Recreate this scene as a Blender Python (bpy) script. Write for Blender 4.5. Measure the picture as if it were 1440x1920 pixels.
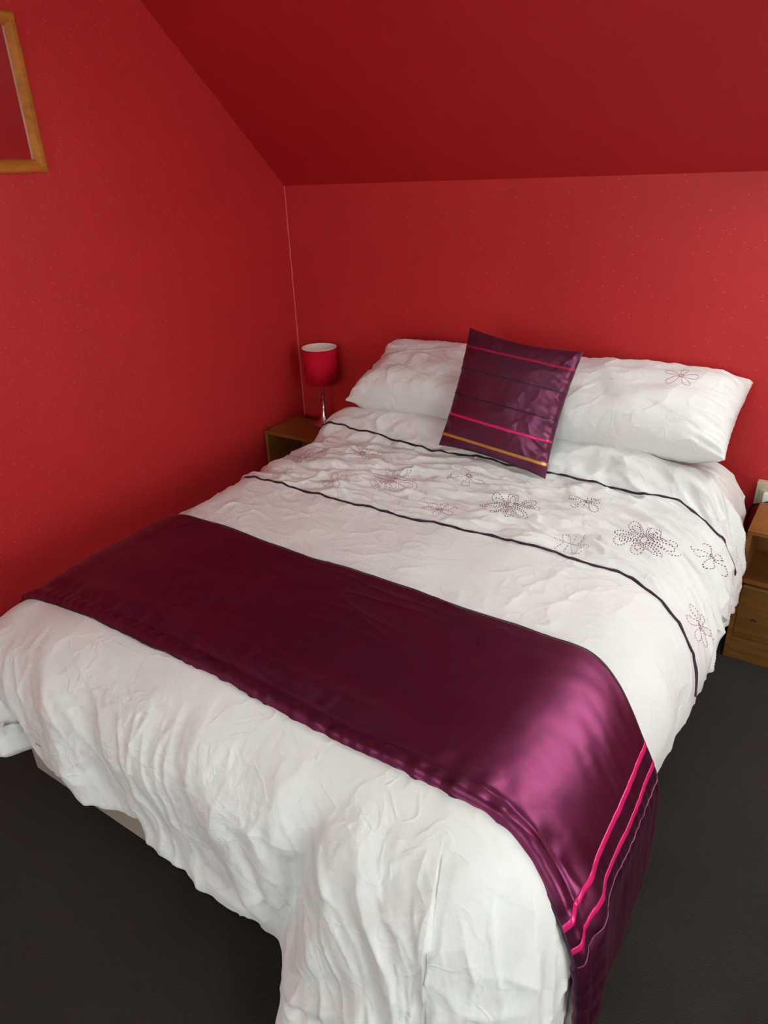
import bpy, bmesh, math, random
import numpy as np
from mathutils import Vector, Matrix

for o in list(bpy.data.objects):
    bpy.data.objects.remove(o, do_unlink=True)
scene = bpy.context.scene
COL = scene.collection

# ------------------------------------------------------------------ camera
def cam_rows(yaw, pitch, roll):
    F = np.array([math.sin(yaw)*math.cos(pitch), math.cos(yaw)*math.cos(pitch), -math.sin(pitch)])
    R = np.cross(F, [0, 0, 1]); R /= np.linalg.norm(R)
    U = np.cross(R, F)
    c, s = math.cos(roll), math.sin(roll)
    return c*R+s*U, -s*R+c*U, F
R_, U_, F_ = cam_rows(*[math.radians(a) for a in (-34.738, 25.728, -2.397)])
cd = bpy.data.cameras.new('camera')
cd.sensor_fit = 'VERTICAL'; cd.sensor_height = 36.0
cd.lens = 36.0*1331/1920
cd.clip_start = 0.02
cam = bpy.data.objects.new('camera', cd)
COL.objects.link(cam)
m = Matrix(((R_[0], U_[0], -F_[0], 0), (R_[1], U_[1], -F_[1], 0), (R_[2], U_[2], -F_[2], 0), (0, 0, 0, 1)))
m.translation = Vector((2.322, -2.67, 1.6))
cam.matrix_world = m
scene.camera = cam

# ------------------------------------------------------------------ daylight
w = bpy.data.worlds.new('sky'); scene.world = w; w.use_nodes = True
bg = w.node_tree.nodes['Background']
bg.inputs[0].default_value = (0.80, 0.92, 1.0, 1); bg.inputs[1].default_value = 1.6

def area(name, loc, target, sx, sy, power, color):
    l = bpy.data.lights.new(name, 'AREA'); l.shape = 'RECTANGLE'; l.size = sx; l.size_y = sy
    l.energy = power; l.color = color
    o = bpy.data.objects.new(name, l); COL.objects.link(o)
    o.location = loc
    d = Vector(target)-Vector(loc)
    o.rotation_euler = d.to_track_quat('-Z', 'Y').to_euler()
    return o
ZJ = 1.552; SL = math.radians(42.4)                           # where the slope starts on the back wall, and its pitch
def on_slope(x, d, out=0.0):
    """point on the sloping ceiling, d metres up the slope, out metres outwards"""
    return (x, -d*math.cos(SL)+out*math.sin(SL), ZJ+d*math.sin(SL)+out*math.cos(SL))
WIN = dict(x0=2.12, x1=2.95, d0=0.16, d1=0.98)                # roof window in the slope, right of the frame
_c = on_slope((WIN['x0']+WIN['x1'])/2, (WIN['d0']+WIN['d1'])/2, 0.13)
_t = on_slope((WIN['x0']+WIN['x1'])/2, (WIN['d0']+WIN['d1'])/2, -1)
area('roof_window_daylight', _c, _t, WIN['x1']-WIN['x0'], WIN['d1']-WIN['d0'], 23, (0.89, 1.0, 0.95))
WIN2 = dict(y=-4.6, x0=1.0, x1=2.6, z0=0.95, z1=2.1)          # window behind the camera
area('rear_window_daylight', ((WIN2['x0']+WIN2['x1'])/2, WIN2['y']-0.12, (WIN2['z0']+WIN2['z1'])/2), ((WIN2['x0']+WIN2['x1'])/2, 0, 1.2),
     WIN2['x1']-WIN2['x0'], WIN2['z1']-WIN2['z0'], 31, (0.88, 1.0, 0.95))
WIN3 = dict(y0=-3.05, y1=-1.75, z0=0.95, z1=2.05)            # window in the right wall
area('side_window_daylight', (4.05+0.14, (WIN3['y0']+WIN3['y1'])/2, 1.5), (0, -1.9, 1.0), 1.25, 1.05, 44, (0.88, 1.0, 0.95))

scene.view_settings.view_transform = 'Standard'
scene.view_settings.look = 'None'
scene.view_settings.gamma = 1.0
scene.view_settings.exposure = 0.0
scene.view_settings.use_curve_mapping = False

# ------------------------------------------------------------------ noise
def _perm(seed):
    rs = np.random.RandomState(seed)
    p = rs.permutation(256)
    a = rs.rand(256)*2*np.pi
    return np.concatenate([p, p]), np.cos(a), np.sin(a)
_PC = {}
def noise(x, y, seed=0):
    if seed not in _PC: _PC[seed] = _perm(seed)
    p, gx, gy = _PC[seed]
    x = np.asarray(x, float); y = np.asarray(y, float)
    xi = np.floor(x).astype(int); yi = np.floor(y).astype(int)
    xf = x-xi; yf = y-yi
    xi &= 255; yi &= 255
    x1 = (xi+1) & 255; y1 = (yi+1) & 255
    u = xf*xf*xf*(xf*(xf*6-15)+10); v = yf*yf*yf*(yf*(yf*6-15)+10)
    def g(ix, iy, dx, dy):
        h = p[p[ix]+iy]
        return gx[h]*dx+gy[h]*dy
    a = g(xi, yi, xf, yf); b = g(x1, yi, xf-1, yf)
    c = g(xi, y1, xf, yf-1); d = g(x1, y1, xf-1, yf-1)
    return 1.5*((a*(1-u)+b*u)*(1-v)+(c*(1-u)+d*u)*v)
def ridge(x, y, seed=0, k=3.0):
    return np.exp(-k*np.abs(noise(x, y, seed))*2)
def ss(a, b, x):
    t = np.clip((x-a)/(b-a), 0, 1)
    return t*t*(3-2*t)

# ------------------------------------------------------------------ materials
def newmat(name):
    m = bpy.data.materials.new(name); m.use_nodes = True
    nt = m.node_tree
    return m, nt, nt.nodes['Principled BSDF'], nt.nodes, nt.links
def setp(b, **k):
    names = {'color': 'Base Color', 'rough': 'Roughness', 'metal': 'Metallic', 'spec': 'Specular IOR Level', 'sheen': 'Sheen Weight',
             'sheen_rough': 'Sheen Roughness', 'sheen_tint': 'Sheen Tint', 'aniso': 'Anisotropic', 'spec_tint': 'Specular Tint', 'trans': 'Transmission Weight', 'coat': 'Coat Weight'}
    for a, v in k.items():
        b.inputs[names[a]].default_value = v if not isinstance(v, tuple) else (*v, 1)
def bump(nt, b, height_socket, strength, dist):
    bp = nt.nodes.new('ShaderNodeBump'); bp.inputs['Strength'].default_value = strength; bp.inputs['Distance'].default_value = dist
    nt.links.new(height_socket, bp.inputs['Height']); nt.links.new(bp.outputs[0], b.inputs['Normal'])
    return bp
def texco(nt, scale=(1, 1, 1)):
    t = nt.nodes.new('ShaderNodeTexCoord'); mp = nt.nodes.new('ShaderNodeMapping'); mp.inputs['Scale'].default_value = scale
    nt.links.new(t.outputs['Object'], mp.inputs[0]); return mp.outputs[0]
def noisetex(nt, vec, scale, detail=4, rough=.5):
    n = nt.nodes.new('ShaderNodeTexNoise'); n.inputs['Scale'].default_value = scale; n.inputs['Detail'].default_value = detail; n.inputs['Roughness'].default_value = rough
    nt.links.new(vec, n.inputs['Vector']); return n.outputs[0]
def ramp(nt, fac, stops):
    r = nt.nodes.new('ShaderNodeValToRGB'); e = r.color_ramp.elements
    e[0].position, e[0].color = stops[0][0], (*stops[0][1], 1)
    e[1].position, e[1].color = stops[1][0], (*stops[1][1], 1)
    for p, c in stops[2:]:
        x = e.new(p); x.color = (*c, 1)
    nt.links.new(fac, r.inputs[0]); return r.outputs[0]
def math_node(nt, op, a, b=None):
    n = nt.nodes.new('ShaderNodeMath'); n.operation = op
    for i, v in enumerate((a, b)):
        if v is None: continue
        if isinstance(v, (int, float)): n.inputs[i].default_value = v
        else: nt.links.new(v, n.inputs[i])
    return n.outputs[0]

def mat_wall(name, col, chips):
    m, nt, b, N, L = newmat(name)
    v = texco(nt)
    n1 = noisetex(nt, v, 2.5, 3)
    c = ramp(nt, n1, [(0.3, tuple(x*0.96 for x in col)), (0.7, tuple(min(1, x*1.04) for x in col))])
    L.new(c, b.inputs['Base Color'])
    setp(b, rough=0.45 if chips else 0.55, spec=0.28)
    h = noisetex(nt, v, 140, 2)
    if chips:                                     # wood-chip paper: sparse raised chips under the paint
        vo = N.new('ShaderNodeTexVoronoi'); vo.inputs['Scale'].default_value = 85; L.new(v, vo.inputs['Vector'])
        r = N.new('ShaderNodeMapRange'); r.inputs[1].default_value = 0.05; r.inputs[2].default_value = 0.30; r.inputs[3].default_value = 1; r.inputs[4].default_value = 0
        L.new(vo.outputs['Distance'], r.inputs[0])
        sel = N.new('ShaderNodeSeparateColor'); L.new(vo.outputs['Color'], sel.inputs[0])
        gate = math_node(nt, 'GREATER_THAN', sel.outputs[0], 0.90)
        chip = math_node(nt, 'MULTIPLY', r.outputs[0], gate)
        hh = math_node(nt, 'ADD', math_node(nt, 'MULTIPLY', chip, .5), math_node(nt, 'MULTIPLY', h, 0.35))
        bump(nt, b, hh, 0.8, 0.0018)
        mxc = N.new('ShaderNodeMix'); mxc.data_type = 'RGBA'; L.new(math_node(nt, 'MULTIPLY', chip, .42), mxc.inputs[0]); L.new(c, mxc.inputs[6])  # glossy glints on the chips, painted in as a paler red
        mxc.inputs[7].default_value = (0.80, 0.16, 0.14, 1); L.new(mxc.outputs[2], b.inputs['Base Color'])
    else:
        bump(nt, b, h, 0.25, 0.0006)
    return m
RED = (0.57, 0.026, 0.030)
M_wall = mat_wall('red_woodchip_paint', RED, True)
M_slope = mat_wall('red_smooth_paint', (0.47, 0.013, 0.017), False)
M_offwhite = mat_wall('offwhite_paint', (0.62, 0.62, 0.58), False)

def simple(name, col, rough=.5, **k):
    m, nt, b, N, L = newmat(name); setp(b, color=col, rough=rough, **k); return m
m, nt, b, N, L = newmat('dark_brown_carpet')
v = texco(nt); n = noisetex(nt, v, 260, 4, .7); n2 = noisetex(nt, v, 5, 3)
mx = math_node(nt, 'ADD', math_node(nt, 'MULTIPLY', n, 0.75), math_node(nt, 'MULTIPLY', n2, 0.25))
L.new(ramp(nt, mx, [(0.3, (0.011, 0.0078, 0.006)), (0.7, (0.037, 0.027, 0.020))]), b.inputs['Base Color'])
setp(b, rough=0.95, spec=0.1, sheen=0.15); bump(nt, b, n, 1.0, 0.004)
M_carpet = m

m, nt, b, N, L = newmat('white_cotton')
v = texco(nt); n = noisetex(nt, v, 900, 2)
L.new(ramp(nt, noisetex(nt, v, 6, 3), [(0.3, (0.76, 0.755, 0.74)), (0.7, (0.80, 0.795, 0.78))]), b.inputs['Base Color'])
f = noisetex(nt, v, 38, 5, .6)
cr = N.new('ShaderNodeTexNoise'); cr.inputs['Scale'].default_value = 11; cr.inputs['Detail'].default_value = 2.5; cr.inputs['Distortion'].default_value = 0.8; L.new(v, cr.inputs['Vector'])
rd = math_node(nt, 'ABSOLUTE', math_node(nt, 'SUBTRACT', cr.outputs[0], 0.5))
rd = math_node(nt, 'SUBTRACT', 1.0, math_node(nt, 'MINIMUM', math_node(nt, 'MULTIPLY', rd, 16.0), 1.0))
hh = math_node(nt, 'ADD', math_node(nt, 'ADD', math_node(nt, 'MULTIPLY', n, .10), f), math_node(nt, 'MULTIPLY', rd, 0.42))
setp(b, rough=0.75, spec=0.2, sheen=0.12); bump(nt, b, hh, 0.5, 0.0045)
M_cotton = m

def satin(name, col, metal, rough):
    m, nt, b, N, L = newmat(name)
    v = texco(nt)
    setp(b, color=col, rough=rough, metal=metal, spec=0.4, sheen=0.03, sheen_rough=0.35)
    b.inputs['Sheen Tint'].default_value = (0.9, 0.35, 0.6, 1)
    n = noisetex(nt, v, 18, 5, .55); n2 = noisetex(nt, v, 600, 2)
    bump(nt, b, math_node(nt, 'ADD', n, math_node(nt, 'MULTIPLY', n2, .05)), 0.25, 0.006)
    return m
M_satin = satin('purple_satin', (0.150, 0.024, 0.072), 0.90, 0.41)
M_cush = satin('purple_cushion_satin', (0.15, 0.034, 0.078), 0.75, 0.36)
M_pink = simple('pink_ribbon', (0.72, 0.015, 0.16), 0.3, metal=0.25)
M_cerise = simple('cerise_ribbon', (0.35, 0.006, 0.05), 0.35, metal=0.2)
M_gold = simple('gold_ribbon', (0.62, 0.30, 0.07), 0.3, metal=0.5)
M_plum = simple('plum_piping', (0.030, 0.006, 0.020), 0.6)
M_seam = simple('mauve_thread', (0.26, 0.07, 0.16), 0.45)
M_pleat = simple('dark_pleat', (0.035, 0.004, 0.018), 0.5)
M_thread = simple('plum_thread', (0.11, 0.03, 0.07), 0.6)
M_thread2 = simple('rose_thread', (0.46, 0.21, 0.27), 0.6)
M_thread3 = simple('brown_thread', (0.22, 0.09, 0.05), 0.6)

def wood(name, c1, c2, scale=(1, 1, 1), rough=.45):
    m, nt, b, N, L = newmat(name)
    v = texco(nt, scale)
    wv = N.new('ShaderNodeTexNoise'); wv.inputs['Scale'].default_value = 5; wv.inputs['Detail'].default_value = 6; wv.inputs['Distortion'].default_value = 0.6
    L.new(v, wv.inputs['Vector'])
    L.new(ramp(nt, wv.outputs[0], [(0.35, c1), (0.62, c2)]), b.inputs['Base Color'])
    setp(b, rough=rough, spec=0.35); bump(nt, b, wv.outputs[0], 0.1, 0.001)
    return m
M_oak = wood('oak_effect', (0.19, 0.068, 0.012), (0.27, 0.105, 0.024), (1.2, 1.2, 9))
M_oakx = wood('oak_effect_drawer', (0.17, 0.072, 0.014), (0.25, 0.11, 0.027), (1.2, 6, 14))
M_frame = wood('pine_frame', (0.38, 0.105, 0.006), (0.50, 0.165, 0.014), (6, 1.5, 6), .6)
M_dark = simple('dark_shadow_gap', (0.05, 0.03, 0.015), 0.8)
M_mirror = simple('mirror_silver', (0.85, 0.85, 0.85), 0.03, metal=1.0)
M_bevel = simple('pale_inner_strip', (0.62, 0.40, 0.30), 0.4)
M_shade = simple('cerise_shade_fabric', (0.58, 0.005, 0.025), 0.8, spec=0.15)
M_lining = simple('white_shade_lining', (0.90, 0.88, 0.82), 0.7)
M_chrome = simple('brushed_chrome', (0.75, 0.74, 0.72), 0.18, metal=1.0)
M_base = simple('beige_divan_fabric', (0.42, 0.36, 0.29), 0.85)
M_black = simple('black_plastic', (0.01, 0.01, 0.01), 0.5)
M_cream = simple('cream_plastic', (0.52, 0.45, 0.32), 0.45)
M_caulk = simple('pale_red_filler', (0.72, 0.11, 0.11), 0.5)
M_white = simple('white_gloss', (0.8, 0.8, 0.78), 0.35)
M_bulb = simple('bulb_glass', (0.9, 0.88, 0.82), 0.2)
m, nt, b, N, L = newmat('window_glass'); setp(b, color=(1, 1, 1), rough=0.0, trans=1.0); b.inputs['IOR'].default_value = 1.0
M_glass = m

# ------------------------------------------------------------------ object helpers
def link_mesh(name, verts, faces, mat, parent=None, smooth=False):
    me = bpy.data.meshes.new(name)
    me.from_pydata([tuple(v) for v in verts], [], [tuple(f) for f in faces]); me.update()
    if mat: me.materials.append(mat)
    if smooth: me.polygons.foreach_set('use_smooth', [True]*len(me.polygons))
    o = bpy.data.objects.new(name, me); COL.objects.link(o)
    if parent: o.parent = parent
    return o
def fast_mesh(name, V, Q, mat, parent=None):
    """V (n,3) array, Q (m,4) quads"""
    me = bpy.data.meshes.new(name)
    me.vertices.add(len(V)); me.vertices.foreach_set('co', np.ascontiguousarray(V, dtype=np.float32).ravel())
    me.loops.add(len(Q)*4); me.loops.foreach_set('vertex_index', np.ascontiguousarray(Q, dtype=np.int32).ravel())
    me.polygons.add(len(Q)); me.polygons.foreach_set('loop_start', np.arange(0, len(Q)*4, 4, dtype=np.int32))
    me.polygons.foreach_set('use_smooth', np.ones(len(Q), dtype=bool))
    me.update(calc_edges=True); me.validate()
    me.materials.append(mat)
    o = bpy.data.objects.new(name, me); COL.objects.link(o)
    if parent: o.parent = parent
    return o
def empty(name, loc, label=None, cat=None, group=None, rz=0):
    o = bpy.data.objects.new(name, None); COL.objects.link(o); o.location = loc; o.rotation_euler = (0, 0, rz)
    o.empty_display_size = 0.05
    return tag(o, label, cat, group)
def tag(o, label=None, cat=None, group=None, kind=None):
    if label: o['label'] = label
    if cat: o['category'] = cat
    if group: o['group'] = group
    if kind: o['kind'] = kind
    return o
def bm_box(bm, x0, x1, y0, y1, z0, z1, bev=0.0):
    r = bmesh.ops.create_cube(bm, size=1)
    vs = r['verts']
    for v in vs:
        v.co = Vector(((x0+x1)/2+v.co.x*(x1-x0), (y0+y1)/2+v.co.y*(y1-y0), (z0+z1)/2+v.co.z*(z1-z0)))
    if bev > 0:
        es = list({e for v in vs for e in v.link_edges})
        bmesh.ops.bevel(bm, geom=es, offset=bev, segments=2, affect='EDGES', profile=.5)
def bm_obj(name, bm, mat, parent=None, smooth=False):
    me = bpy.data.meshes.new(name); bm.normal_update(); bm.to_mesh(me); bm.free(); me.materials.append(mat)
    if smooth: me.polygons.foreach_set('use_smooth', [True]*len(me.polygons))
    o = bpy.data.objects.new(name, me); COL.objects.link(o)
    if parent: o.parent = parent
    return o
def box(name, x0, x1, y0, y1, z0, z1, mat, parent=None, bev=0.0):
    bm = bmesh.new(); bm_box(bm, x0, x1, y0, y1, z0, z1, bev); return bm_obj(name, bm, mat, parent)
def lathe(name, prof, mat, parent=None, seg=48, loc=(0, 0, 0), close=False):
    V = []; Fc = []
    n = len(prof)
    for i in range(seg):
        a = 2*math.pi*i/seg
        for r, z in prof: V.append((loc[0]+r*math.cos(a), loc[1]+r*math.sin(a), loc[2]+z))
    for i in range(seg):
        j = (i+1) % seg
        for k in range(n-1 if not close else n):
            l = (k+1) % n
            Fc.append((i*n+k, j*n+k, j*n+l, i*n+l))
    return link_mesh(name, V, Fc, mat, parent, True)
def tube_pts(P, rad, seg=8):
    """P (n,3) -> verts, quads for a tube with capped ends"""
    P = np.asarray(P, float); n = len(P)
    T = np.gradient(P, axis=0); T /= np.linalg.norm(T, axis=1)[:, None]+1e-9
    up = np.array([0.13, 0.21, 0.97]); A = np.cross(T, up); A /= np.linalg.norm(A, axis=1)[:, None]+1e-9
    B = np.cross(T, A)
    rad = np.broadcast_to(rad, (n,))
    a = np.arange(seg)*2*np.pi/seg
    V = (P[:, None, :]+rad[:, None, None]*(np.cos(a)[None, :, None]*A[:, None, :]+np.sin(a)[None, :, None]*B[:, None, :])).reshape(-1, 3)
    Q = []
    for i in range(n-1):
        for k in range(seg):
            l = (k+1) % seg
            Q.append((i*seg+k, i*seg+l, (i+1)*seg+l, (i+1)*seg+k))
    return V, Q
def tube(name, P, rad, mat, parent=None, seg=8):
    V, Q = tube_pts(P, rad, seg); n = len(P)
    F = list(Q)+[tuple(range(seg))[::-1], tuple((n-1)*seg+k for k in range(seg))]
    return link_mesh(name, V, F, mat, parent, True)
def smooth_path(pts, n=60):
    pts = np.asarray(pts, float); k = len(pts); out = []
    t = np.linspace(0, k-1, n)
    for x in t:
        i = min(int(x), k-2); f = x-i
        p0 = pts[max(i-1, 0)]; p1 = pts[i]; p2 = pts[i+1]; p3 = pts[min(i+2, k-1)]
        out.append(.5*((2*p1)+(-p0+p2)*f+(2*p0-5*p1+4*p2-p3)*f*f+(-p0+3*p1-3*p2+p3)*f**3))
    return np.array(out)

# ================================================================== ROOM
XR, YF, ZC = 4.05, -4.6, 2.38
YC = -(ZC-ZJ)/math.tan(SL)
T = 0.12
def struct(name, verts, faces, mat, label=None):
    o = link_mesh(name, verts, faces, mat); o['kind'] = 'structure'
    if label: o['label'] = label
    return o
def sbox(name, x0, x1, y0, y1, z0, z1, mat, parent=None):
    o = box(name, x0, x1, y0, y1, z0, z1, mat, parent)
    if parent is None: o['kind'] = 'structure'
    return o
sbox('floor', -T, XR+T, YF-T, T, -0.1, 0, M_carpet)
def prism_x(poly, x0, x1):
    n = len(poly); V = [(x0, y, z) for y, z in poly]+[(x1, y, z) for y, z in poly]
    F = [tuple(range(n))[::-1], tuple(range(n, 2*n))]+[(i, (i+1) % n, n+(i+1) % n, n+i) for i in range(n)]
    return V, F
gable = [(0, 0), (0, ZJ), (YC, ZC), (YF, ZC), (YF, 0)]
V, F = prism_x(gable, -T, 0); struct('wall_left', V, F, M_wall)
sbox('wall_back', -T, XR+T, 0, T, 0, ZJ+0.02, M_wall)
def slope_piece(bm, x0, x1, d0, d1, o0, o1):
    vs = [bm.verts.new(on_slope(x, d, o)) for x in (x0, x1) for d, o in ((d0, o0), (d1, o0), (d1, o1), (d0, o1))]
    for f in ((0, 3, 2, 1), (4, 5, 6, 7), (0, 1, 5, 4), (1, 2, 6, 5), (2, 3, 7, 6), (3, 0, 4, 7)): bm.faces.new([vs[k] for k in f])
DT = (ZC-ZJ)/math.sin(SL)
bm = bmesh.new()
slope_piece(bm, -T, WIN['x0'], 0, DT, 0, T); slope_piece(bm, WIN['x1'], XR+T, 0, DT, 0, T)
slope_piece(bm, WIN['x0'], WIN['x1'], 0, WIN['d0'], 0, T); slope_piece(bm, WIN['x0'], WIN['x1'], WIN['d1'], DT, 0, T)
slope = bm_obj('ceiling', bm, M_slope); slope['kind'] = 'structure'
wroot = bpy.data.objects.new('window_1', None); COL.objects.link(wroot); wroot['kind'] = 'structure'
def wp(nm, x0, x1, d0, d1, o0, o1, mat):
    bm = bmesh.new(); slope_piece(bm, x0, x1, d0, d1, o0, o1); return bm_obj(nm, bm, mat, wroot)
fs_ = .045
wp('window_frame', WIN['x0'], WIN['x0']+fs_, WIN['d0'], WIN['d1'], .05, .10, M_white); wp('window_frame', WIN['x1']-fs_, WIN['x1'], WIN['d0'], WIN['d1'], .05, .10, M_white)
wp('window_frame', WIN['x0']+fs_, WIN['x1']-fs_, WIN['d0'], WIN['d0']+fs_, .05, .10, M_white); wp('window_frame', WIN['x0']+fs_, WIN['x1']-fs_, WIN['d1']-fs_, WIN['d1'], .05, .10, M_white)
wp('window_pane', WIN['x0']+fs_, WIN['x1']-fs_, WIN['d0']+fs_, WIN['d1']-fs_, .075, .079, M_glass)
flat = sbox('ceiling', -T, XR+T, YF-T, YC, ZC, ZC+0.1, M_offwhite)
flat.name = 'ceiling.001'
def wall_with_hole(name, axis, pos, a0, a1, z0, z1, w, mat, t=T, pieces=True):
    """four pieces around a window opening joined as one mesh"""
    bm = bmesh.new()
    def B(c0, c1, d0, d1):
        if c1-c0 < 1e-4 or d1-d0 < 1e-4: return
        if axis == 'x': bm_box(bm, pos, pos+t, c0, c1, d0, d1)
        else: bm_box(bm, c0, c1, pos-t, pos, d0, d1)
    B(a0, w[0], z0, z1); B(w[1], a1, z0, z1); B(w[0], w[1], z0, w[2]); B(w[0], w[1], w[3], z1)
    o = bm_obj(name, bm, mat); o['kind'] = 'structure'; return o
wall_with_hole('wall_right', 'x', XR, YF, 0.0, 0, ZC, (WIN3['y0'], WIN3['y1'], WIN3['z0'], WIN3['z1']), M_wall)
wall_with_hole('wall_front', 'y', YF, -T, XR+T, 0, ZC, (WIN2['x0'], WIN2['x1'], WIN2['z0'], WIN2['z1']), M_offwhite)
def window(name, axis, pos, a0, a1, z0, z1, depth):
    wroot = bpy.data.objects.new(name, None); COL.objects.link(wroot); wroot['kind'] = 'structure'
    s = 0.05; mid = (a0+a1)/2
    def B(nm, c0, c1, d0, d1, mat, e0=-0.0, e1=0.05):
        if axis == 'x': return box(nm, pos+e0, pos+e1, c0, c1, d0, d1, mat, wroot)
        return box(nm, c0, c1, pos-e1, pos-e0, d0, d1, mat, wroot)
    B('window_frame', a0, a0+s, z0, z1, M_white); B('window_frame', a1-s, a1, z0, z1, M_white)
    B('window_frame', a0+s, a1-s, z0, z0+s, M_white); B('window_frame', a0+s, a1-s, z1-s, z1, M_white)
    B('mullion', mid-.03, mid+.03, z0+s, z1-s, M_white)
    B('window_pane', a0+s, mid-.03, z0+s, z1-s, M_glass, .02, .024); B('window_pane', mid+.03, a1-s, z0+s, z1-s, M_glass, .02, .024)
window('window_3', 'x', XR+.02, WIN3['y0'], WIN3['y1'], WIN3['z0'], WIN3['z1'], T)
window('window_2', 'y', YF-.02, WIN2['x0'], WIN2['x1'], WIN2['z0'], WIN2['z1'], T)
# bead of filler down the corner between the left and back walls
zz = np.linspace(0.02, ZJ-.002, 120)
P = np.stack([0.001+0.0012*noise(zz*23, zz*0+.5, 4), -0.001+0.0012*noise(zz*19, zz*0+2.5, 5), zz], 1)
o = tube('trim_1', P, 0.0028+0.0010*noise(zz*31, zz*0, 6), M_caulk, None, 8); o['kind'] = 'structure'
o['label'] = 'pale pinkish bead of cracked filler down the wall corner'

# ================================================================== BED geometry functions
XL, XRT, YB = 0.600, 1.880, -1.850
AL, AR, AF = 0.180, 0.268, 0.185          # how far the shoulder reaches out: left, right, foot
BL, BR, BF = 0.150, 0.215, 0.165          # how far it falls while doing so
def shoulder(nx, ny):
    wl = np.where(nx < 0, nx*nx, 0); wr = np.where(nx > 0, nx*nx, 0); wf = ny*ny+1e-6
    t = wl+wr+wf
    a = (wl*AL+wr*AR+wf*AF)/t; b = (wl*BL+wr*BR+wf*BF)/t
    return a, b, math.pi/2*np.sqrt((a*a+b*b)/2)
YHEAD = -0.10
def top_z(x, y):
    z = 0.592+0.010*np.sin((x-XL)/(XRT-XL)*np.pi)
    hump = ss(-0.49, -0.36, y)*(0.125+0.02*noise(x*3, y*3, 21))-0.05*ss(-.35, -.2, y)
    hump = hump*(0.85+0.15*ss(0, 0.14, x-XL))*(0.75+.25*ss(0, .14, XRT-x))
    z = z-0.03*gs(x, XL, .16)*gs(y, YB, .2)
    z = z+hump+0.010*noise(x*2.2, y*2.2, 8)+0.014*ss(-.98, -.62, y)*ss(-.3, -.6, y)
    return z
# perimeter coordinate: left side (head -> foot), foot-left corner, foot, foot-right corner, right side (foot -> head)
RC = 0.28
S1 = YHEAD-YB; S2 = S1+RC*math.pi/2; S3 = S2+(XRT-XL); S4 = S3+RC*math.pi/2; S5 = S4+S1
def s_to_qn(s):
    s = np.asarray(s, float)
    qx = np.where(s < S2, XL, np.where(s < S3, XL+(s-S2), XRT))
    qy = np.where(s < S1, YHEAD-s, np.where(s < S4, YB, YB+(s-S4)))
    phi = np.where(s < S1, 0, np.where(s < S2, (s-S1)/RC, np.where(s < S3, math.pi/2, np.where(s < S4, math.pi/2+(s-S3)/RC, math.pi))))
    return qx, qy, -np.cos(phi), -np.sin(phi)
def qn_to_s(qx, qy, nx, ny, D):
    phi = np.arctan2(-ny, -nx)
    phi = np.where(phi < -0.5, phi+2*np.pi, phi)
    s = np.where(qy > YB+1e-9, np.where(nx < 0, YHEAD-qy, S4+qy-YB),
        np.where((qx > XL+1e-9) & (qx < XRT-1e-9), S2+qx-XL,
        np.where(qx <= XL+1e-9, S1+phi*RC, S3+(phi-np.pi/2)*RC)))
    return s
def hem_len(s):
    ks = [0, S1-.35, S1-.05, (S1+S2)/2, S2+.05, S2+.42, S2+.62, S2+.9, S2+.98, S2+1.06, S3, (S3+S4)/2, S4, S4+.35, S4+.45, S4+.65, S4+.87, S4+1.0, S4+1.25, S4+1.45, S5]
    kz = [.30, .28, .24, .23, .300, .270, .215, .150, .135, .08, .03, .03, .18, .36, .37, .39, .455, .42, .34, .30, .30]
    s = np.asarray(s, float)
    z = np.interp(s, ks, kz)+0.012*noise(s*4, 0*s+.3, 31)+0.006*noise(s*13, 0*s+.3, 32)
    qx, qy, nx, ny = s_to_qn(s)
    a, b, d0 = shoulder(nx, ny)
    return d0+np.maximum(0.60-b-z, .01)
def gs(x, c, w): return np.exp(-((x-c)/w)**2)
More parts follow.
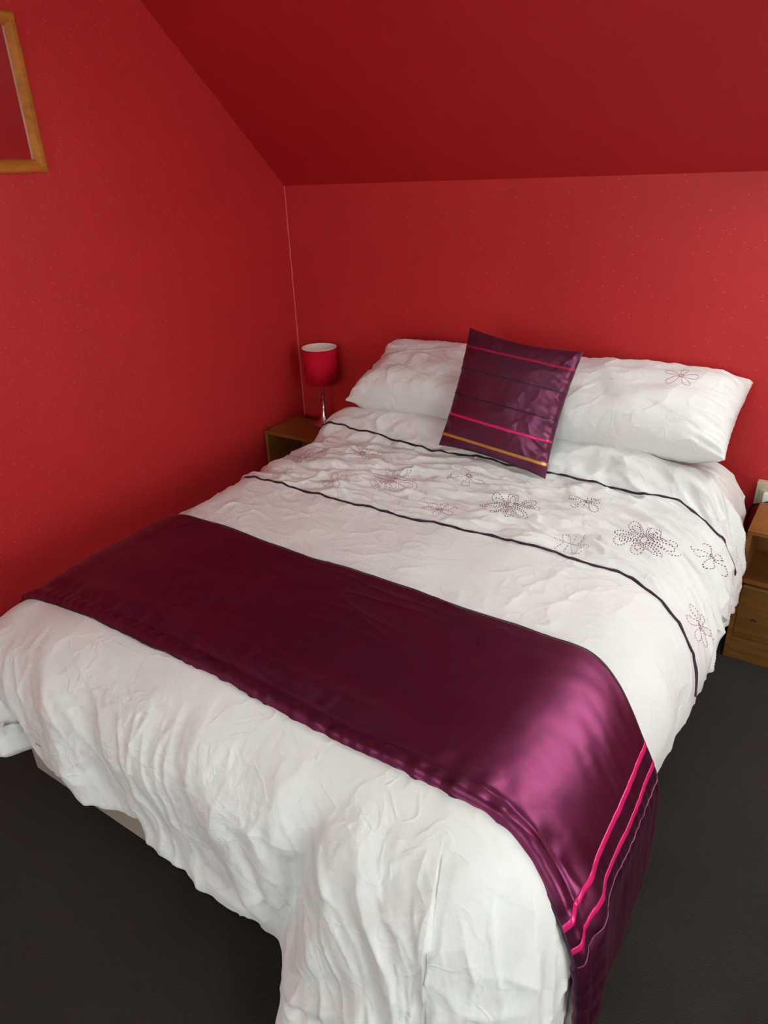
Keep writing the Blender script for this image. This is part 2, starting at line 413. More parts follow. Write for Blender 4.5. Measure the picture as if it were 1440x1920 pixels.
def base(u, v):
    """duvet without folds: fabric coordinates -> point"""
    u = np.asarray(u, float); v = np.asarray(v, float)
    qx = np.clip(u, XL, XRT); qy = np.maximum(v, YB)
    dx, dy = u-qx, v-qy
    D = np.sqrt(dx*dx+dy*dy)+1e-12
    nx, ny = dx/D, dy/D
    a, b, d0 = shoulder(nx, ny)
    th = np.minimum(D, d0)/d0*(math.pi/2)
    ex = np.maximum(D-d0, 0)
    s = qn_to_s(qx, qy, nx, ny, D)
    X = a*np.sin(th)+0.04*ex
    Z = -b*(1-np.cos(th))-ex
    X = X-0.014*(nx > .3)*ss(-1.25, -1.4, qy)*ss(.05, .3, D)
    X = X-0.055*(nx > .5)*ss(-.55, -.25, qy)*ss(.05, .3, D)
    zt = top_z(qx, qy)
    drop = ss(0.02, 0.34, D)
    # big folds of the hanging cloth (perimeter based)
    fo = 0*X
    fs = s-S2                                                # distance along the foot from its left end
    lobe = ss(1.03, 1.15, fs+0.25*(D-.3))*(1-ss(S3-S2+.10, S4-S2-.02, fs))     # corner lobe, foot right
    fo = fo+0.085*lobe*ss(0.17, .62, D)
    fe = fs-(.17-1.25*(.475-D))                              # a fold lapping over at the left corner
    fo = fo+0.050*ss(.035, 0.0, fe)*ss(-.35, -.05, fs+.2)*ss(.16, .32, D)-0.020*gs(fe, .06, .04)*ss(.12, .4, D)
    fo = fo+0.022*gs(fs, .30+.30*(D-.2), .06)*drop-0.022*gs(fs, .43+.34*(D-.2), .05)*drop+0.016*gs(fs, .58+.35*(D-.2), .07)*drop
    fo = fo-0.018*gs(fs, .73+.45*(D-.2), .06)*drop+0.012*gs(fs, .86+.4*(D-.2), .06)*drop-0.030*gs(fs, 1.03-.25*(D-.3), .05)*drop
    fo = fo-0.012*gs(fs, 1.33+.1*(D-.2), .05)*ss(.2, .5, D)
    rs = s-S4                                                # right side, from the foot
    fo = fo+drop*(rs > -.05)*(0.010*noise(rs*5+D*2, D*1.5, 41))*ss(-.05, .1, rs)
    cap = (rs > -0.2)*ss(-.2, 0, rs)
    X = X+fo
    return np.stack([qx+nx*X, qy+ny*X, zt+Z], -1), s, D
def folds(u, v, s, D):
    top = 1-ss(0.0, .16, D)
    wx = noise(u*2.3, v*2.3, 51)*.25; wy = noise(u*2.3+7, v*2.3, 52)*.25
    h = 0*u
    # embroidered band: wrinkles running across the bed
    band = ss(-0.99, -0.93, v)*ss(-.34, -.42, v)
    rt = ss(1.75, 2.15, u)
    bu = u; bv = v+0.45*rt*(u-1.8)
    k = noise(bu*5.0+wx*2, bv*22+wy*6, 53)
    h = h+band*1.55*(0.0100*k+0.0080*ridge(bu*5.5+wx*3, bv*20+wy*5+3, 54, 1.8)+0.0030*noise(bu*22, bv*48, 55)+.004*ridge(bu*9+bv*8, bv*14-bu*5, 155, 2.6)*ss(0, .4, noise(bu*3, bv*4, 156)))
    # plain strip between band and runner: almost flat with fine creases
    mid = ss(-.93, -.99, v)*ss(-1.5, -1.3, v)
    h = h+mid*1.15*(0.0035*noise(u*7+wx, v*9, 56)+0.0032*ridge(u*9+v*6+wx*3, v*10-u*3, 57, 3.4)*ss(-.1, .25, noise(u*2.5, v*2.5, 58)+.1)+.0028*ridge(u*8-v*9+wx*3, v*8+u*7, 157, 3.4)*ss(0, .3, noise(u*2.5+5, v*2.5, 158)))
    h = h+mid*0.002*noise(u*24, v*24, 59)*ss(1.3, .7, u)
    # head part around and over the lower pillows
    head = ss(-.44, -.36, v)
    h = h+head*(0.010*noise(u*4+wx*2, v*18+wy*4, 60)+0.006*ridge(u*5+wx*2, v*15+u*4, 61, 2.5)*ss(.9, .5, np.abs(u-1.3)*0+u)
              +0.006*ridge(u*4+wx*2, v*17-u*3, 62, 2.5)*ss(1.5, 1.9, u))
    # foot drape: tall folds, fine sharp creases
    ft = ss(-1.82, -1.95, v)
    hd = ss(.04, .28, D)
    e = -v-1.9                                              # distance below the bed edge
    lf = ss(1.25, .75, u)                                   # the left half hangs in more and narrower folds
    fx = u-0.55*e+0.10*wx
    n0 = noise(fx*8, e*1.6+3, 63); n1 = noise(fx*17+wx*3, e*3.5, 64)
    h = h+ft*hd*((0.013+.006*lf)*n0+(0.006+.004*lf)*n1+(0.005+.003*lf)*ridge(fx*12+wx*5, e*4+wy*3, 65, 2.6))
    gx = u+0.9*e
    h = h+ft*hd*(1-lf)*(0.010*noise(gx*6+wx*2, e*2.2, 163)*ss(1.9, 1.6, u)+.004*ridge(gx*9, e*4, 164, 3))
    c1 = ridge(u*8+v*5+wx*4, v*7-u*4+wy*3, 66, 3.6)*ss(-.05, .35, noise(u*3, v*3, 165))
    c2 = ridge(u*9-v*6, v*8+u*5+wx*4, 67, 3.6)*ss(-.05, .35, noise(u*3+9, v*3, 166))
    c3 = ridge(u*17+wx*6, v*9+wy*5, 167, 3.0)*ss(-.1, .3, noise(u*4+3, v*4, 168))
    h = h+ft*(.3+.7*hd)*(0.0042*c1+0.0042*c2+0.0030*c3+0.0022*noise(u*28, v*18, 68)+.0012*noise(u*60, v*45, 169))
    # folds radiating from the gathered point at the bottom of the foot
    ku, kv = 1.58, -2.42
    ru = u-ku; rv = v-kv; rr = np.sqrt(ru*ru+rv*rv)+1e-6; ang = np.arctan2(rv, ru)
    h = h+ft*gs(rr, 0.18, .22)*0.020*noise(ang*3.6, rr*1.5, 69)*ss(0.02, .12, rr)
    # sides
    sd = ss(.12, .3, D)*(1-ft)
    h = h+sd*(u > 1.5)*(0.008*noise(v*8+u*4, u*5, 70)+0.004*ridge(v*13+u*8, u*6, 71, 3))*(0.4+.6*ss(-1.3, -1.0, v))
    h = h+sd*(u < 1.0)*(0.006*noise(v*9, u*5, 72))
    # big soft unevenness
    h = h+0.006*noise(u*3.1, v*3.1, 73)*(1-band*.5)
    # kept flat under the runner
    run = ss(-1.27, -1.36, v)*ss(-1.93, -1.86, v)
    h = np.where(True, h*(1-.85*run), h)
    return h
EPS = 1e-3
def surf(u, v, extra=0.0, wr=1.0):
    P, s, D = base(u, v)
    Pu, _, _ = base(u+EPS, v); Pv, _, _ = base(u, v+EPS)
    Pu2, _, _ = base(u-EPS, v); Pv2, _, _ = base(u, v-EPS)
    N = np.cross(Pu-Pu2, Pv-Pv2); N /= np.linalg.norm(N, axis=-1)[..., None]+1e-12
    h = folds(u, v, s, D)*wr
    return P+N*(h+extra)[..., None], N

# ================================================================== DUVET
def build_duvet():
    step = 0.0042
    # top
    nx = int((XRT-XL)/step)+1; ny = int((YHEAD-YB)/step)+1
    gx = np.linspace(XL, XRT, nx); gy = np.linspace(YB, YHEAD, ny)
    U, Vv = np.meshgrid(gx, gy, indexing='ij')
    Ptop, _ = surf(U, Vv)
    idx_top = np.arange(nx*ny).reshape(nx, ny)
    Q = [np.stack([idx_top[:-1, :-1], idx_top[1:, :-1], idx_top[1:, 1:], idx_top[:-1, 1:]], -1).reshape(-1, 4)]
    # skirt: ring follows the top border exactly
    sl = (YHEAD-gy[::-1])                                  # left side going to the foot
    nc = int(RC*1.6/step)
    sc1 = np.linspace(S1, S2, nc+2)[1:-1]; sf = S2+(gx-XL); sc2 = np.linspace(S3, S4, nc+2)[1:-1]; sr = S4+(gy-YB)
    S = np.concatenate([sl, sc1, sf, sc2, sr])
    ring0 = np.concatenate([idx_top[0, ::-1], np.full(nc, idx_top[0, 0]), idx_top[:, 0], np.full(nc, idx_top[-1, 0]), idx_top[-1, :]])
    qx, qy, nxx, nyy = s_to_qn(S)
    DH = hem_len(S)
    nt = 125
    t = np.linspace(0, 1, nt+1)[1:]
    DD = t[None, :]*DH[:, None]
    U = qx[:, None]+nxx[:, None]*DD; Vv = qy[:, None]+nyy[:, None]*DD
    Ps, Ns = surf(U, Vv)
    # roll the hem inwards so that the quilt reads as thick
    c = []
    tang = Ps[:, -1]-Ps[:, -4]; tang /= np.linalg.norm(tang, axis=1)[:, None]+1e-9
    Nn = Ns[:, -1]
    rh = 0.014
    for a in np.linspace(0, math.pi, 9)[1:]:
        c.append(Ps[:, -1]-Nn*rh*(1-math.cos(a))+tang*rh*math.sin(a))
    for d in (0.03, 0.07): c.append(Ps[:, -1]-Nn*2*rh-tang*d)
    allS = np.concatenate([Ps, np.stack(c, 1)], 1)
    ns, nk = allS.shape[:2]
    off = nx*ny
    ids = off+np.arange(ns*nk).reshape(ns, nk)
    full = np.concatenate([ring0[:, None], ids], 1)
    q = np.stack([full[:-1, :-1], full[:-1, 1:], full[1:, 1:], full[1:, :-1]], -1).reshape(-1, 4)
    Q.append(q)
    V = np.concatenate([Ptop.reshape(-1, 3), allS.reshape(-1, 3)])
    Q = np.concatenate(Q)
    V[:, 2] = np.maximum(V[:, 2], 0.004)
    V[:, 1] = np.minimum(V[:, 1], -0.012)
    # drop degenerate quads (corner fans) into triangles by removing doubles later
    return V, Q
V, Q = build_duvet()
root = empty('duvet', (1.29, -1.0, 0.0), 'white duvet with embroidered flowers and dark piping hanging over the bed edges', 'duvet')
bad = (Q[:, 0] == Q[:, 1]) | (Q[:, 0] == Q[:, 3]) | (Q[:, 1] == Q[:, 2]) | (Q[:, 2] == Q[:, 3])
tri = Q[bad]; quad = Q[~bad]
me = bpy.data.meshes.new('cover')
loops = []; starts = []; pos = 0
trs = []
for q in tri:
    t_ = []
    for k in q:
        if k not in t_: t_.append(int(k))
    if len(t_) == 3: trs.append(t_)
lv = np.concatenate([quad.ravel(), np.array(trs, dtype=np.int64).ravel()]).astype(np.int32)
ls = np.concatenate([np.arange(len(quad))*4, len(quad)*4+np.arange(len(trs))*3]).astype(np.int32)
V0 = V-np.array([1.29, -1.0, 0.0])
me.vertices.add(len(V0)); me.vertices.foreach_set('co', V0.astype(np.float32).ravel())
me.loops.add(len(lv)); me.loops.foreach_set('vertex_index', lv)
me.polygons.add(len(ls)); me.polygons.foreach_set('loop_start', ls)
me.polygons.foreach_set('use_smooth', np.ones(len(ls), dtype=bool))
me.update(calc_edges=True); me.validate(); me.materials.append(M_cotton)
cover = bpy.data.objects.new('cover', me); COL.objects.link(cover); cover.parent = root
ORG = np.array([1.29, -1.0, 0.0])

# pipings (fabric v of each across the bed, drifting towards the foot on the hanging side)
def piping(v0, seed, umin, umax):
    u = np.linspace(umin, umax, 420)
    v = v0+0.007*noise(u*7, 0*u+seed, 80+seed)+0.004*noise(u*19, 0*u+seed, 90+seed)
    v = v-0.45*np.maximum(u-1.93, 0)+0.15*np.maximum(.62-u, 0)+(0.03*ss(1.0, .6, u) if seed == 1 else 0)
    rad = 0.0037+0.0020*noise(u*24, 0*u, 85+seed)
    P, N = surf(u, v, 0.0024)
    return tube('piping', P-ORG, np.clip(rad, .0020, .0062), M_plum, root, 8)
piping(-0.462, 1, XL-.38, XRT+.30)
piping(-0.962, 2, XL-.38, XRT+.37)

# embroidery
def dash_mesh(name, segs, sfun, mat, parent, org, wdt=0.0019, thick=0.0012):
    """segs: (n,4) fabric start and end points of every stitch"""
    segs = np.asarray(segs); a = segs[:, :2]; b_ = segs[:, 2:]
    d = b_-a; d /= np.linalg.norm(d, axis=1)[:, None]+1e-9
    pr = np.stack([-d[:, 1], d[:, 0]], 1)*wdt/2
    corners = [a-pr, b_-pr, b_+pr, a+pr]
    lo = []; hi = []
    for c in corners:
        P, N = sfun(c[:, 0], c[:, 1]); lo.append(P-N*.0008-org); hi.append(P+N*thick-org)
    V = np.stack(lo+hi, 1).reshape(-1, 3); n = len(segs)
    f = np.array([(0, 3, 2, 1), (4, 5, 6, 7), (0, 1, 5, 4), (1, 2, 6, 5), (2, 3, 7, 6), (3, 0, 4, 7)])
    Q = (np.arange(n)[:, None, None]*8+f[None]).reshape(-1, 4)
    return fast_mesh(name, V, Q, mat, parent)
def petal_loop(c, ang, r0, r1, w, n=40):
    t = np.linspace(0, 2*np.pi, n)
    l = (1-np.cos(t))/2; wd = np.sin(t)*(0.25+.75*l)
    x = r0+(r1-r0)*l; y = w*wd
    ca, sa = math.cos(ang), math.sin(ang)
    return np.stack([c[0]+x*ca-y*sa, c[1]+x*sa+y*ca], 1)
def stitches(path, ln, gap):
    d = np.r_[0, np.cumsum(np.linalg.norm(np.diff(path, axis=0), axis=1))]
    out = []; p = 0.0
    while p+ln < d[-1]:
        out.append([np.interp(p, d, path[:, 0]), np.interp(p, d, path[:, 1]), np.interp(p+ln, d, path[:, 0]), np.interp(p+ln, d, path[:, 1])]); p += ln+gap
    return out
rnd = random.Random(5)
def flower(c, size, petals, double, mat, rot, sfun=surf, parent=root, org=ORG, ln=.0034, gap=.0046, centre=None, wdt=.0019):
    segs = []; inner = []
    for k in range(petals):
        a = rot+2*math.pi*k/petals+rnd.uniform(-.1, .1); L_ = size*rnd.uniform(.85, 1.1); wd = size*(.25 if petals > 6 else .30)
        segs += stitches(petal_loop(c, a, size*.10, L_, wd), ln, gap)
        if double: segs += stitches(petal_loop(c, a, size*.22, L_*.82, wd*.55), ln, gap)
    t = np.linspace(0, 2*np.pi, 20)
    inner += stitches(np.stack([c[0]+size*.10*np.cos(t), c[1]+size*.10*np.sin(t)], 1), ln*.8, gap*.4)
    inner += stitches(np.stack([c[0]+size*.18*np.cos(t), c[1]+size*.15*np.sin(t)], 1), ln*.8, gap*.5)
    fl = dash_mesh('embroidered_flower', segs, sfun, mat, parent, org, wdt)
    dash_mesh('flower_centre', inner, sfun, centre or mat, fl, np.zeros(3)+org, wdt)
    return fl
for k, (cx, cy) in enumerate(((0.60, -.72), (1.04, -.757), (1.496, -.77), (1.905, -.752))):
    flower((cx, cy), 0.090, 8, True, M_thread if k == 3 else (M_thread2 if k < 2 else M_thread), .3+.4*k, centre=M_thread2)
for k, (cx, cy) in enumerate(((0.80, -.605), (1.265, -.614), (1.695, -.624), (2.075, -.655))):
    flower((cx, cy), 0.062, 5, False, M_thread if k > 1 else M_thread2, .5+.6*k, centre=M_thread3)
for k, (cx, cy) in enumerate(((0.857, -.857), (1.292, -.867), (1.734, -.881), (2.131, -.943))):
    flower((cx, cy), 0.055, 6, False, M_thread2, .2+.5*k, centre=M_thread2)

# ================================================================== BED
bed = empty('bed', (1.29, -1.0, 0), 'double bed with beige divan base under the white duvet', 'bed')
def bchild(o): 
    o.location = (-1.29, 1.0, 0); return o
bx0, bx1, by0, by1 = 0.54, 2.03, -1.970, -0.03
bchild(box('divan_base', bx0, bx1, by0, by1, 0.035, 0.30, M_base, bed, 0.012))
bchild(box('mattress', bx0+.01, bx1-.01, by0+.01, by1, 0.30, 0.535, M_cotton, bed, 0.04))
for x in (bx0+.12, bx1-.12):
    for y in (by0+.15, by1-.15):
        bchild(lathe('leg', [(0, 0), (.022, 0), (.025, .02), (.022, .036), (0, .036)], M_black, bed, 16, (x, y, 0)))

# ================================================================== RUNNER
RX0, RX1 = XL-0.0, XRT
def runner_edge_hi(u): return -1.300-0.025*ss(.6, 1.2, u)+0.006*noise(u*6, 0*u, 101)-0.125*ss(1.92, 2.17, u)
def runner_edge_lo(u): return -1.838-0.028*ss(.55, 1.7, u)-.050*ss(1.95, 2.2, u)+0.005*noise(u*7, 0*u, 102)
def runner_base(u, w):
    """u fabric across (down both sides), w 0..1 from foot edge to head edge"""
    y = runner_edge_lo(u)*(1-w)+runner_edge_hi(u)*w
    qx = np.clip(u, RX0, RX1); D = np.abs(u-qx); sg = np.sign(u-qx)
    a, b, d0 = shoulder(sg, 0*sg)
    a = a+.012; th = np.minimum(D, d0)/d0*(math.pi/2); ex = np.maximum(D-d0, 0)
    X = a*np.sin(th)+0.05*ex; Z = -b*(1-np.cos(th))-ex
    # dips over the rounded foot edge of the mattress
    foot = -0.5*np.maximum(YB-y, 0)
    z = top_z(qx, np.clip(y, YB, -.45))+0.012+Z+foot
    return np.stack([qx+sg*X, y, z], -1), D
def runner_h(u, w, D):
    y = w*.58
    fl = ss(1.95, 1.75, u)
    h = 0.0030*noise(u*3.5, y*6, 111)+0.0018*ridge(u*3, y*14+u*2, 112, 5)*fl+0.0010*noise(u*14, y*22, 113)+0.0016*ridge(u*5-y*9, y*6+u*8, 212, 6)*fl*ss(0, .4, noise(u*3, y*3, 213))
    # lower hem: stitched fold with gathered puckers
    e = y
    h = h+0.004*gs(e, 0.022, .016)-0.003*gs(e, .048, .006)+0.004*gs(e, .02, .03)*noise(u*38, 0*u, 114)+0.0035*gs(e, .065, .03)*noise(u*26, e*10, 115)
    h = h+0.010*gs(e, .10+.04*noise(u*2, 0*u, 116), .035)*ss(.2, .6, noise(u*1.8+3, 0*u, 117)+.5)
    # lower edge curls under
    h = h-0.010*gs(e, 0, .010)-0.008*gs(e, .58, .008)
    # side drape seam puckers
    seam = 2.217
    h = h-0.003*gs(u, seam, .008)+0.0028*gs(u, seam, .035)*noise(y*38, u*6, 118)+ss(.1, .25, D)*(.006*noise(u*6, y*6, 119)*.6+0.0012*noise(u*9, y*30, 120))
    return h
def runner_surf(u, w, extra=0.0):
    P, D = runner_base(u, w)
    Pu = runner_base(u+EPS, w)[0]-runner_base(u-EPS, w)[0]; Pw = runner_base(u, w+EPS)[0]-runner_base(u, w-EPS)[0]
    N = np.cross(Pu, Pw); N /= np.linalg.norm(N, axis=-1)[..., None]+1e-12
    return P+N*(runner_h(u, w, D)+extra)[..., None], N
RU0, RU1 = XL-.26, 2.455
RORG = np.array([1.29, -1.6, 0.0])
run = empty('bed_runner', tuple(RORG), 'deep purple satin runner laid across the foot of the white duvet', 'bed runner')
nu, nw = 560, 150
uu = np.linspace(RU0, RU1, nu); ww = np.linspace(0, 1, nw)
U, W = np.meshgrid(uu, ww, indexing='ij')
P, N = runner_surf(U, W)
Pb = P-N*0.008
ins = lambda i: i
idx = np.arange(nu*nw).reshape(nu, nw)
V = np.concatenate([P.reshape(-1, 3), Pb.reshape(-1, 3)])-RORG
o2 = nu*nw
q = np.stack([idx[:-1, :-1], idx[1:, :-1], idx[1:, 1:], idx[:-1, 1:]], -1).reshape(-1, 4)
qb = (q+o2)[:, ::-1]
def rim(line, flip):
    a, b_ = line[:-1], line[1:]
    r = np.stack([a, b_, b_+o2, a+o2], -1)
    return r[:, ::-1] if flip else r
Q = np.concatenate([q, qb, rim(idx[:, 0], True), rim(idx[:, -1], False), rim(idx[0, :], False), rim(idx[-1, :], True)])
fast_mesh('satin_cloth', V, Q, M_satin, run)
def runner_ribbon(uc, width, mat):
    wv = np.linspace(0.0, 1, 160); off = np.linspace(-width/2, width/2, 4)
    wob = 0.0018*noise(wv*9, 0*wv+uc*9, 130)
    U, W = np.meshgrid(off, wv, indexing='ij'); U = U+uc+wob[None, :]
    Pt, Nn = runner_surf(U, W, 0.0012); Pl = Pt-Nn*0.002
    n1, n2 = U.shape; idx = np.arange(n1*n2).reshape(n1, n2); o2 = n1*n2
    q = np.stack([idx[:-1, :-1], idx[1:, :-1], idx[1:, 1:], idx[:-1, 1:]], -1).reshape(-1, 4)
    rm = []
    for line, fl in ((idx[:, 0], 1), (idx[:, -1], 0), (idx[0, :], 0), (idx[-1, :], 1)):
        r = np.stack([line[:-1], line[1:], line[1:]+o2, line[:-1]+o2], -1); rm.append(r[:, ::-1] if fl else r)
    Q = np.concatenate([q, (q+o2)[:, ::-1]]+rm)
    o = fast_mesh('ribbon', np.concatenate([Pt.reshape(-1, 3), Pl.reshape(-1, 3)])-RORG, Q, mat, run)
    o['label'] = 'pink ribbon stripe'
    return o
runner_ribbon(2.133, .011, M_pink)
runner_ribbon(2.176, .011, M_pink)
wv = np.linspace(0.01, .99, 260); Pp, Nn = runner_surf(2.217+.002*noise(wv*30, 0*wv, 140), wv, .0012)
tube('seam', Pp-RORG, 0.0011, M_seam, run, 6)['label'] = 'raised mauve seam line'
for we in (1.0, 0.0):
    u = np.linspace(RU0, RU1, 500); Pp, Nn = runner_surf(u, np.full_like(u, we), -.002)
    tube('hem_piping', Pp-RORG, 0.0042 if we else .003, M_plum, run, 6)['label'] = 'dark hem edge'

# ================================================================== PILLOWS
def pillow_surface(w, h, t, seed, wrink=1.0, corner=.05, power=3.6):
    """front (z+) and back surfaces as function of a,b in [-1,1]"""
    def shape(a, b, side=1):
        ea = 1-np.abs(a)**power; eb = 1-np.abs(b)**power
        th = t/2*(np.clip(ea, 0, 1)**.5)*(np.clip(eb, 0, 1)**.5)
        x = a*w/2*(1-corner*(1-np.abs(b)**2)*np.abs(a)**6)
        y = b*h/2*(1-corner*(1-np.abs(a)**2)*np.abs(b)**6)
        ed = np.maximum(np.abs(a), np.abs(b))
        n1 = noise(a*3+seed, b*2.6, 140+seed); 
        z = th*(1+.10*n1*wrink)
        pe = ss(.55, .95, np.abs(a)); pt = ss(.5, .95, np.abs(b))
        wr = 0.009*noise(a*3, b*9+a*3, 141+seed)*pe+0.004*noise(a*12, b*3, 142+seed)*pt+.003*ridge(a*3+b*1, b*2.5-a, 143+seed, 5)+.0010*noise(a*14, b*9, 144+seed)
        z = z+wr*wrink*np.minimum(1, th/.015)
        return np.stack([x, y, side*z], -1)
    return shape
def build_pillow(name, par, shape, mat, n=(170, 120), post=None):
    a = np.linspace(-1, 1, n[0]); b_ = np.linspace(-1, 1, n[1])
    a = np.sin(a*np.pi/2)*.55+a*.45; b_ = np.sin(b_*np.pi/2)*.55+b_*.45
    A, B = np.meshgrid(a, b_, indexing='ij')
    Pf = shape(A, B, 1); Pk = shape(A, B, -1)
    if post: Pf = post(Pf); Pk = post(Pk)
    idx = np.arange(A.size).reshape(A.shape)
    bi = idx+A.size
    bi = bi.copy(); bi[0, :] = idx[0, :]; bi[-1, :] = idx[-1, :]; bi[:, 0] = idx[:, 0]; bi[:, -1] = idx[:, -1]
    f = lambda I: np.stack([I[:-1, :-1], I[1:, :-1], I[1:, 1:], I[:-1, 1:]], -1).reshape(-1, 4)
    Q = np.concatenate([f(idx), f(bi)[:, ::-1]])
    V = np.concatenate([Pf.reshape(-1, 3), Pk.reshape(-1, 3)])
    return fast_mesh(name, V, Q, mat, par)
def pose(o, p, xdir, ydir):
    X = Vector(xdir).normalized(); Y = Vector(ydir); Y = (Y-X*Y.dot(X)).normalized(); Z = X.cross(Y)
    M = Matrix(((X.x, Y.x, Z.x, p[0]), (X.y, Y.y, Z.y, p[1]), (X.z, Y.z, Z.z, p[2]), (0, 0, 0, 1)))
    o.matrix_world = M
    return o
def sag(amount_fn):
    def post(P):
        P = P.copy(); P[..., 2] += amount_fn(P[..., 0], P[..., 1]); return P
    return post

pw, ph, pt_ = 0.73, 0.40, 0.215
shR = pillow_surface(pw, ph, pt_, 3, 1.3, .03)
pr = empty('pillow', (0, 0, 0), 'white pillow with a stitched flower at the right of the bed head', 'pillow', 'pillows at the bed head')
build_pillow('pillowcase', pr, shR, M_cotton)
def pill_surf_factory(sh, w, h):
    def f(x, y):
        a = np.asarray(x)/(w/2); b_ = np.asarray(y)/(h/2)
        P = sh(a, b_, 1); e = 1e-3
        N = np.cross(sh(a+e, b_)-sh(a-e, b_), sh(a, b_+e)-sh(a, b_-e)); N /= np.linalg.norm(N, axis=-1)[..., None]
        return P, N
    return f
flower((0.165, 0.062), 0.054, 5, False, M_thread2, math.pi/2, pill_surf_factory(shR, pw, ph), pr, np.zeros(3), ln=.006, gap=.0012, wdt=.0013)
pose(pr, (1.670, -0.205, 0.819), (1, 0.0, 0.015), (0, 0.30, 0.125))
shL = pillow_surface(0.72, ph, .225, 5, 1.3, .12)
pl = empty('pillow', (0, 0, 0), 'white pillow at the left of the bed head, near the lamp', 'pillow', 'pillows at the bed head')
build_pillow('pillowcase', pl, shL, M_cotton)
pose(pl, (0.930, -0.205, 0.815), (1, 0.02, 0.0), (0, 0.30, 0.115))

# ================================================================== CUSHION
cw = ch = 0.44
shC = pillow_surface(cw, ch, 0.11, 7, 0.6, .07, 2.2)
cu = empty('cushion', (0, 0, 0), 'dark purple satin cushion with pink and gold stripes leaning on the pillows', 'cushion')
build_pillow('cushion_cover', cu, shC, M_cush, (130, 130))
def cushion_band(yc, wd, mat, label, raise_=.0016):
    x = np.linspace(-.995, .995, 120); off = np.linspace(-wd/2, wd/2, 4)
    A, B = np.meshgrid(x, off, indexing='ij'); B = B/(ch/2)+yc/(ch/2)
    P = shC(A, B, 1); e = 1e-3
    N = np.cross(shC(A+e, B)-shC(A-e, B), shC(A, B+e)-shC(A, B-e)); N /= np.linalg.norm(N, axis=-1)[..., None]+1e-9
    Pt = P+N*raise_; Pl = P-N*.001
    n1, n2 = A.shape; idx = np.arange(n1*n2).reshape(n1, n2); o2 = n1*n2
    q = np.stack([idx[:-1, :-1], idx[1:, :-1], idx[1:, 1:], idx[:-1, 1:]], -1).reshape(-1, 4)
    rm = []
    for line, fl in ((idx[:, 0], 1), (idx[:, -1], 0), (idx[0, :], 0), (idx[-1, :], 1)):
        r = np.stack([line[:-1], line[1:], line[1:]+o2, line[:-1]+o2], -1); rm.append(r[:, ::-1] if fl else r)
    o = fast_mesh('stripe', np.concatenate([Pt.reshape(-1, 3), Pl.reshape(-1, 3)]), np.concatenate([q, (q+o2)[:, ::-1]]+rm), mat, cu)
    o['label'] = label
cushion_band(.155, .009, M_cerise, 'dark cerise ribbon stripe')
cushion_band(.075, .006, M_pleat, 'dark pleat line', .0008)
cushion_band(-.018, .006, M_pleat, 'dark pleat line', .0008)
cushion_band(-.093, .009, M_pink, 'bright pink ribbon stripe')
cushion_band(-.172, .011, M_gold, 'gold ribbon stripe')
pose(cu, (1.310, -0.422, 0.846), (1, -0.065, -0.09), (0.10, 0.34, 0.94))

# ================================================================== BEDSIDE CABINETS
M_knot = simple('dark_wood_knot', (0.075, 0.028, 0.008), 0.5)
def cabinet(x0, y0, w, d, h, label, knot=False):
    r = empty('bedside_cabinet', (x0+w/2, y0+d/2, 0), label, 'bedside cabinet', 'bedside cabinets')
    t = 0.016; lx0, lx1, ly0, ly1 = -w/2, w/2, -d/2, d/2
    box('top', lx0, lx1, ly0, ly1, h-t, h, M_oak, r, .0015)
    box('side_panel', lx0, lx0+t, ly0, ly1, 0, h-t, M_oak, r, .001); box('side_panel', lx1-t, lx1, ly0, ly1, 0, h-t, M_oak, r, .001)
    box('back_panel', lx0+t, lx1-t, ly1-.006, ly1, 0.02, h-t, M_oak, r)
    zs = .318
    box('shelf', lx0+t, lx1-t, ly0+.008, ly1-.006, zs-t, zs, M_oak, r, .001)
    box('bottom_panel', lx0+t, lx1-t, ly0+.012, ly1-.006, .080, .080+t, M_oak, r, .001)
    box('plinth', lx0+t, lx1-t, ly0+.002, ly0+.016, 0, .088, M_oakx, r, .001)
    dr = box('drawer', lx0+t+.002, lx1-t-.002, ly0-.0005, ly1-.03, .099, zs-t-.010, M_oakx, r, .0015)
    k = lathe('knob', [(0, 0), (.008, 0), (.007, .012), (.014, .018), (.015, .026), (.010, .031), (0, .032)], M_oak, dr, 20, (0, 0, 0))
    k.rotation_euler = (math.pi/2, 0, 0); k.location = (0, ly0-.0005, .19)
    kn = lathe('wood_knot', [(0, .0009), (.004, .0008), (.007, .0004), (.008, 0), (0, -.001)], M_knot, dr, 20, (0, 0, 0))
    kn.rotation_euler = (math.pi/2, 0, 0); kn.scale = (1.3, .8, 1); kn.location = (lx0+.071, ly0-.0005, .172)
    return r
cabinet(2.134, -0.327, 0.40, 0.25, 0.500, 'oak-effect bedside cabinet right of the bed with a drawer below an open shelf')
cabinet(0.022, -0.327, 0.375, 0.25, 0.500, 'oak-effect bedside cabinet left of the bed carrying the red lamp')

# ================================================================== LAMP
lm = empty('table_lamp', (0.224, -0.115, 0.500), 'small table lamp with cerise drum shade and chrome stem on the left cabinet', 'lamp')
lathe('base', [(0, 0), (.055, 0), (.056, .004), (.050, .008), (.032, .016), (.020, .030), (.0135, .052), (.009, .080), (.0065, .11), (.0, .11)], M_chrome, lm, 48)
lathe('stem', [(0, .105), (.0062, .105), (.0058, .25), (.0, .25)], M_chrome, lm, 24)
lathe('bulb_holder', [(0, .235), (.015, .235), (.016, .27), (.013, .29), (0, .29)], M_white, lm, 24)
lathe('bulb', [(0, .288), (.012, .29), (.014, .300), (.022, .318), (.023, .334), (.016, .350), (.0, .356)], M_bulb, lm, 24)
zb, zt_ = 0.205, 0.372
sh = lathe('lamp_shade', [(.074, zb), (.0795, zt_), (.0805, zt_), (.075, zb)], M_shade, lm, 64, close=True)
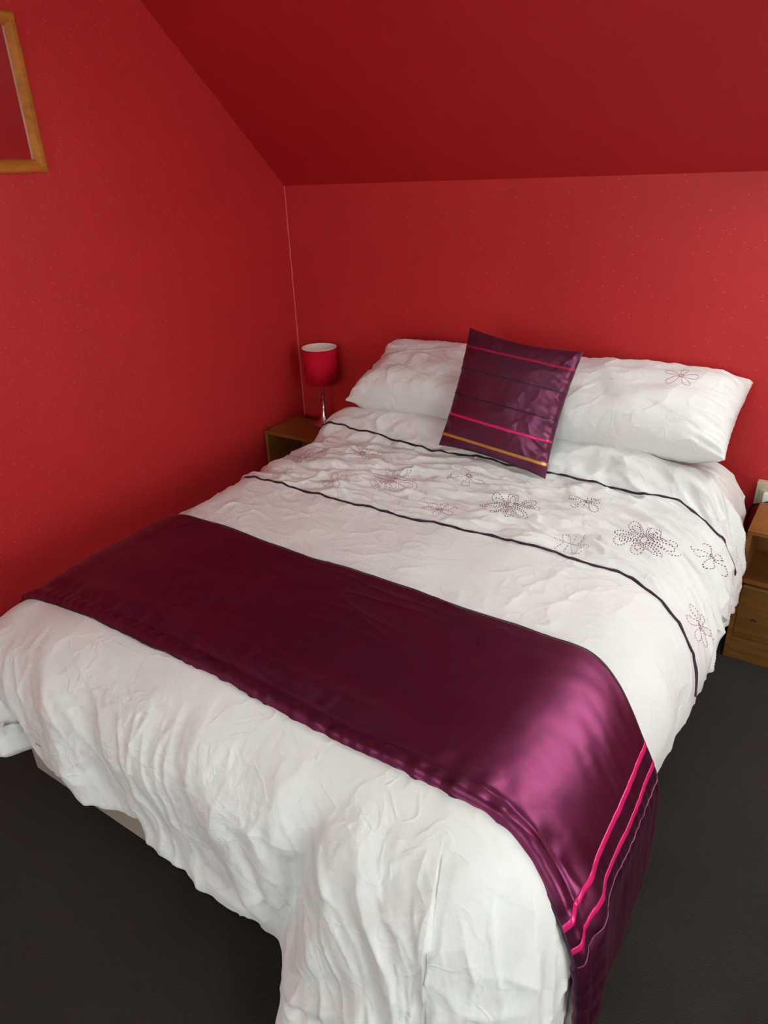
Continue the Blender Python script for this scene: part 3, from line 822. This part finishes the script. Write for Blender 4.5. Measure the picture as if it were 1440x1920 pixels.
lathe('shade_lining', [(.0732, zb+.002), (.0788, zt_-.001), (.0792, zt_-.001), (.0736, zb+.002)], M_lining, sh, 64, close=True)
lathe('shade_ring', [(.079, zt_-.002), (.081, zt_-.002), (.081, zt_+.0015), (.079, zt_+.0015)], M_lining, sh, 64, close=True)
bm = bmesh.new()
for a in (0, 2.094, 4.189):
    M_ = Matrix.Rotation(a, 4, 'Z')
    r = bmesh.ops.create_cube(bm, size=1)
    for v in r['verts']:
        v.co = M_ @ Vector((.0445+v.co.x*.063, v.co.y*.002, .285+v.co.z*.002))
bm_obj('shade_spider', bm, M_white, sh)

# ================================================================== MIRROR on the left wall
mr = empty('wall_mirror', (0, -1.50, 1.85), 'rectangular wall mirror in an orange pine frame on the left red wall', 'mirror')
my0, my1, mz0, mz1 = -1.50+.0-(.34), -1.160, 1.635, 2.062
def frame_bar(p0, p1, i0, i1):
    """mitred moulding between outer corner p and inner corner i points (y,z)"""
    oy, oz = -1.50, 1.85
    prof = [(0.0, 0.0), (0.018, 0.0), (0.022, 0.15), (0.022, 0.45), (0.016, 0.85), (0.010, 1.0), (0.0, 1.0)]
    V = []
    for (p, i) in ((p0, i0), (p1, i1)):
        for x, f in prof:
            V.append((x, p[0]+(i[0]-p[0])*f-oy, p[1]+(i[1]-p[1])*f-oz))
    n = len(prof)
    F = [(k, (k+1) % n, n+(k+1) % n, n+k) for k in range(n)]+[tuple(range(n))[::-1], tuple(range(n, 2*n))]
    return link_mesh('frame_bar', V, F, M_frame, mr)
fw = 0.036
O = [(my0, mz0), (my1, mz0), (my1, mz1), (my0, mz1)]
I = [(my0+fw, mz0+fw), (my1-fw, mz0+fw), (my1-fw, mz1-fw), (my0+fw, mz1-fw)]
for k in range(4): frame_bar(O[k], O[(k+1) % 4], I[k], I[(k+1) % 4])
bv = .009
J = [(my0+fw+bv, mz0+fw+.001), (my1-fw-bv, mz0+fw+.001), (my1-fw-bv, mz1-fw-.001), (my0+fw+bv, mz1-fw-.001)]
off = lambda p, x: (x, p[0]+1.50, p[1]-1.85)
gl = link_mesh('mirror_glass', [off(p, .012) for p in J]+[off(p, .001) for p in J], [(0, 1, 2, 3), (7, 6, 5, 4)]+[(k, 4+k, 4+(k+1) % 4, (k+1) % 4) for k in range(4)], M_mirror, mr)
link_mesh('inner_strip', [off(p, .012) for p in J]+[off(p, .0085) for p in I], [(k, (k+1) % 4, 4+(k+1) % 4, 4+k) for k in range(4)][::1], M_bevel, gl)  # pale strip in one even colour between glass and frame

# ================================================================== SOCKET + cable behind the right cabinet
ad = empty('wall_socket', (2.180, 0, 0.512), 'cream wall socket box with a dark cable just behind the right cabinet', 'socket')
box('socket_box', -.072, .072, -.032, 0, -.044, .042, M_cream, ad, .003)
box('face_plate', -.060, .064, -.038, -.032, -.036, .020, M_cream, ad, .002)
box('plug', -.045, .000, -.062, -.038, -.022, .014, M_white, ad, .004)
P = smooth_path([(.030, -.052, .012), (-.005, -.066, -.002), (-.040, -.066, -.022), (-.068, -.058, -.040), (-.078, -.045, -.09), (-.076, -.030, -.25), (-.072, -.02, -.508)], 70)
tube('cable', P, .0024, M_black, ad, 8)
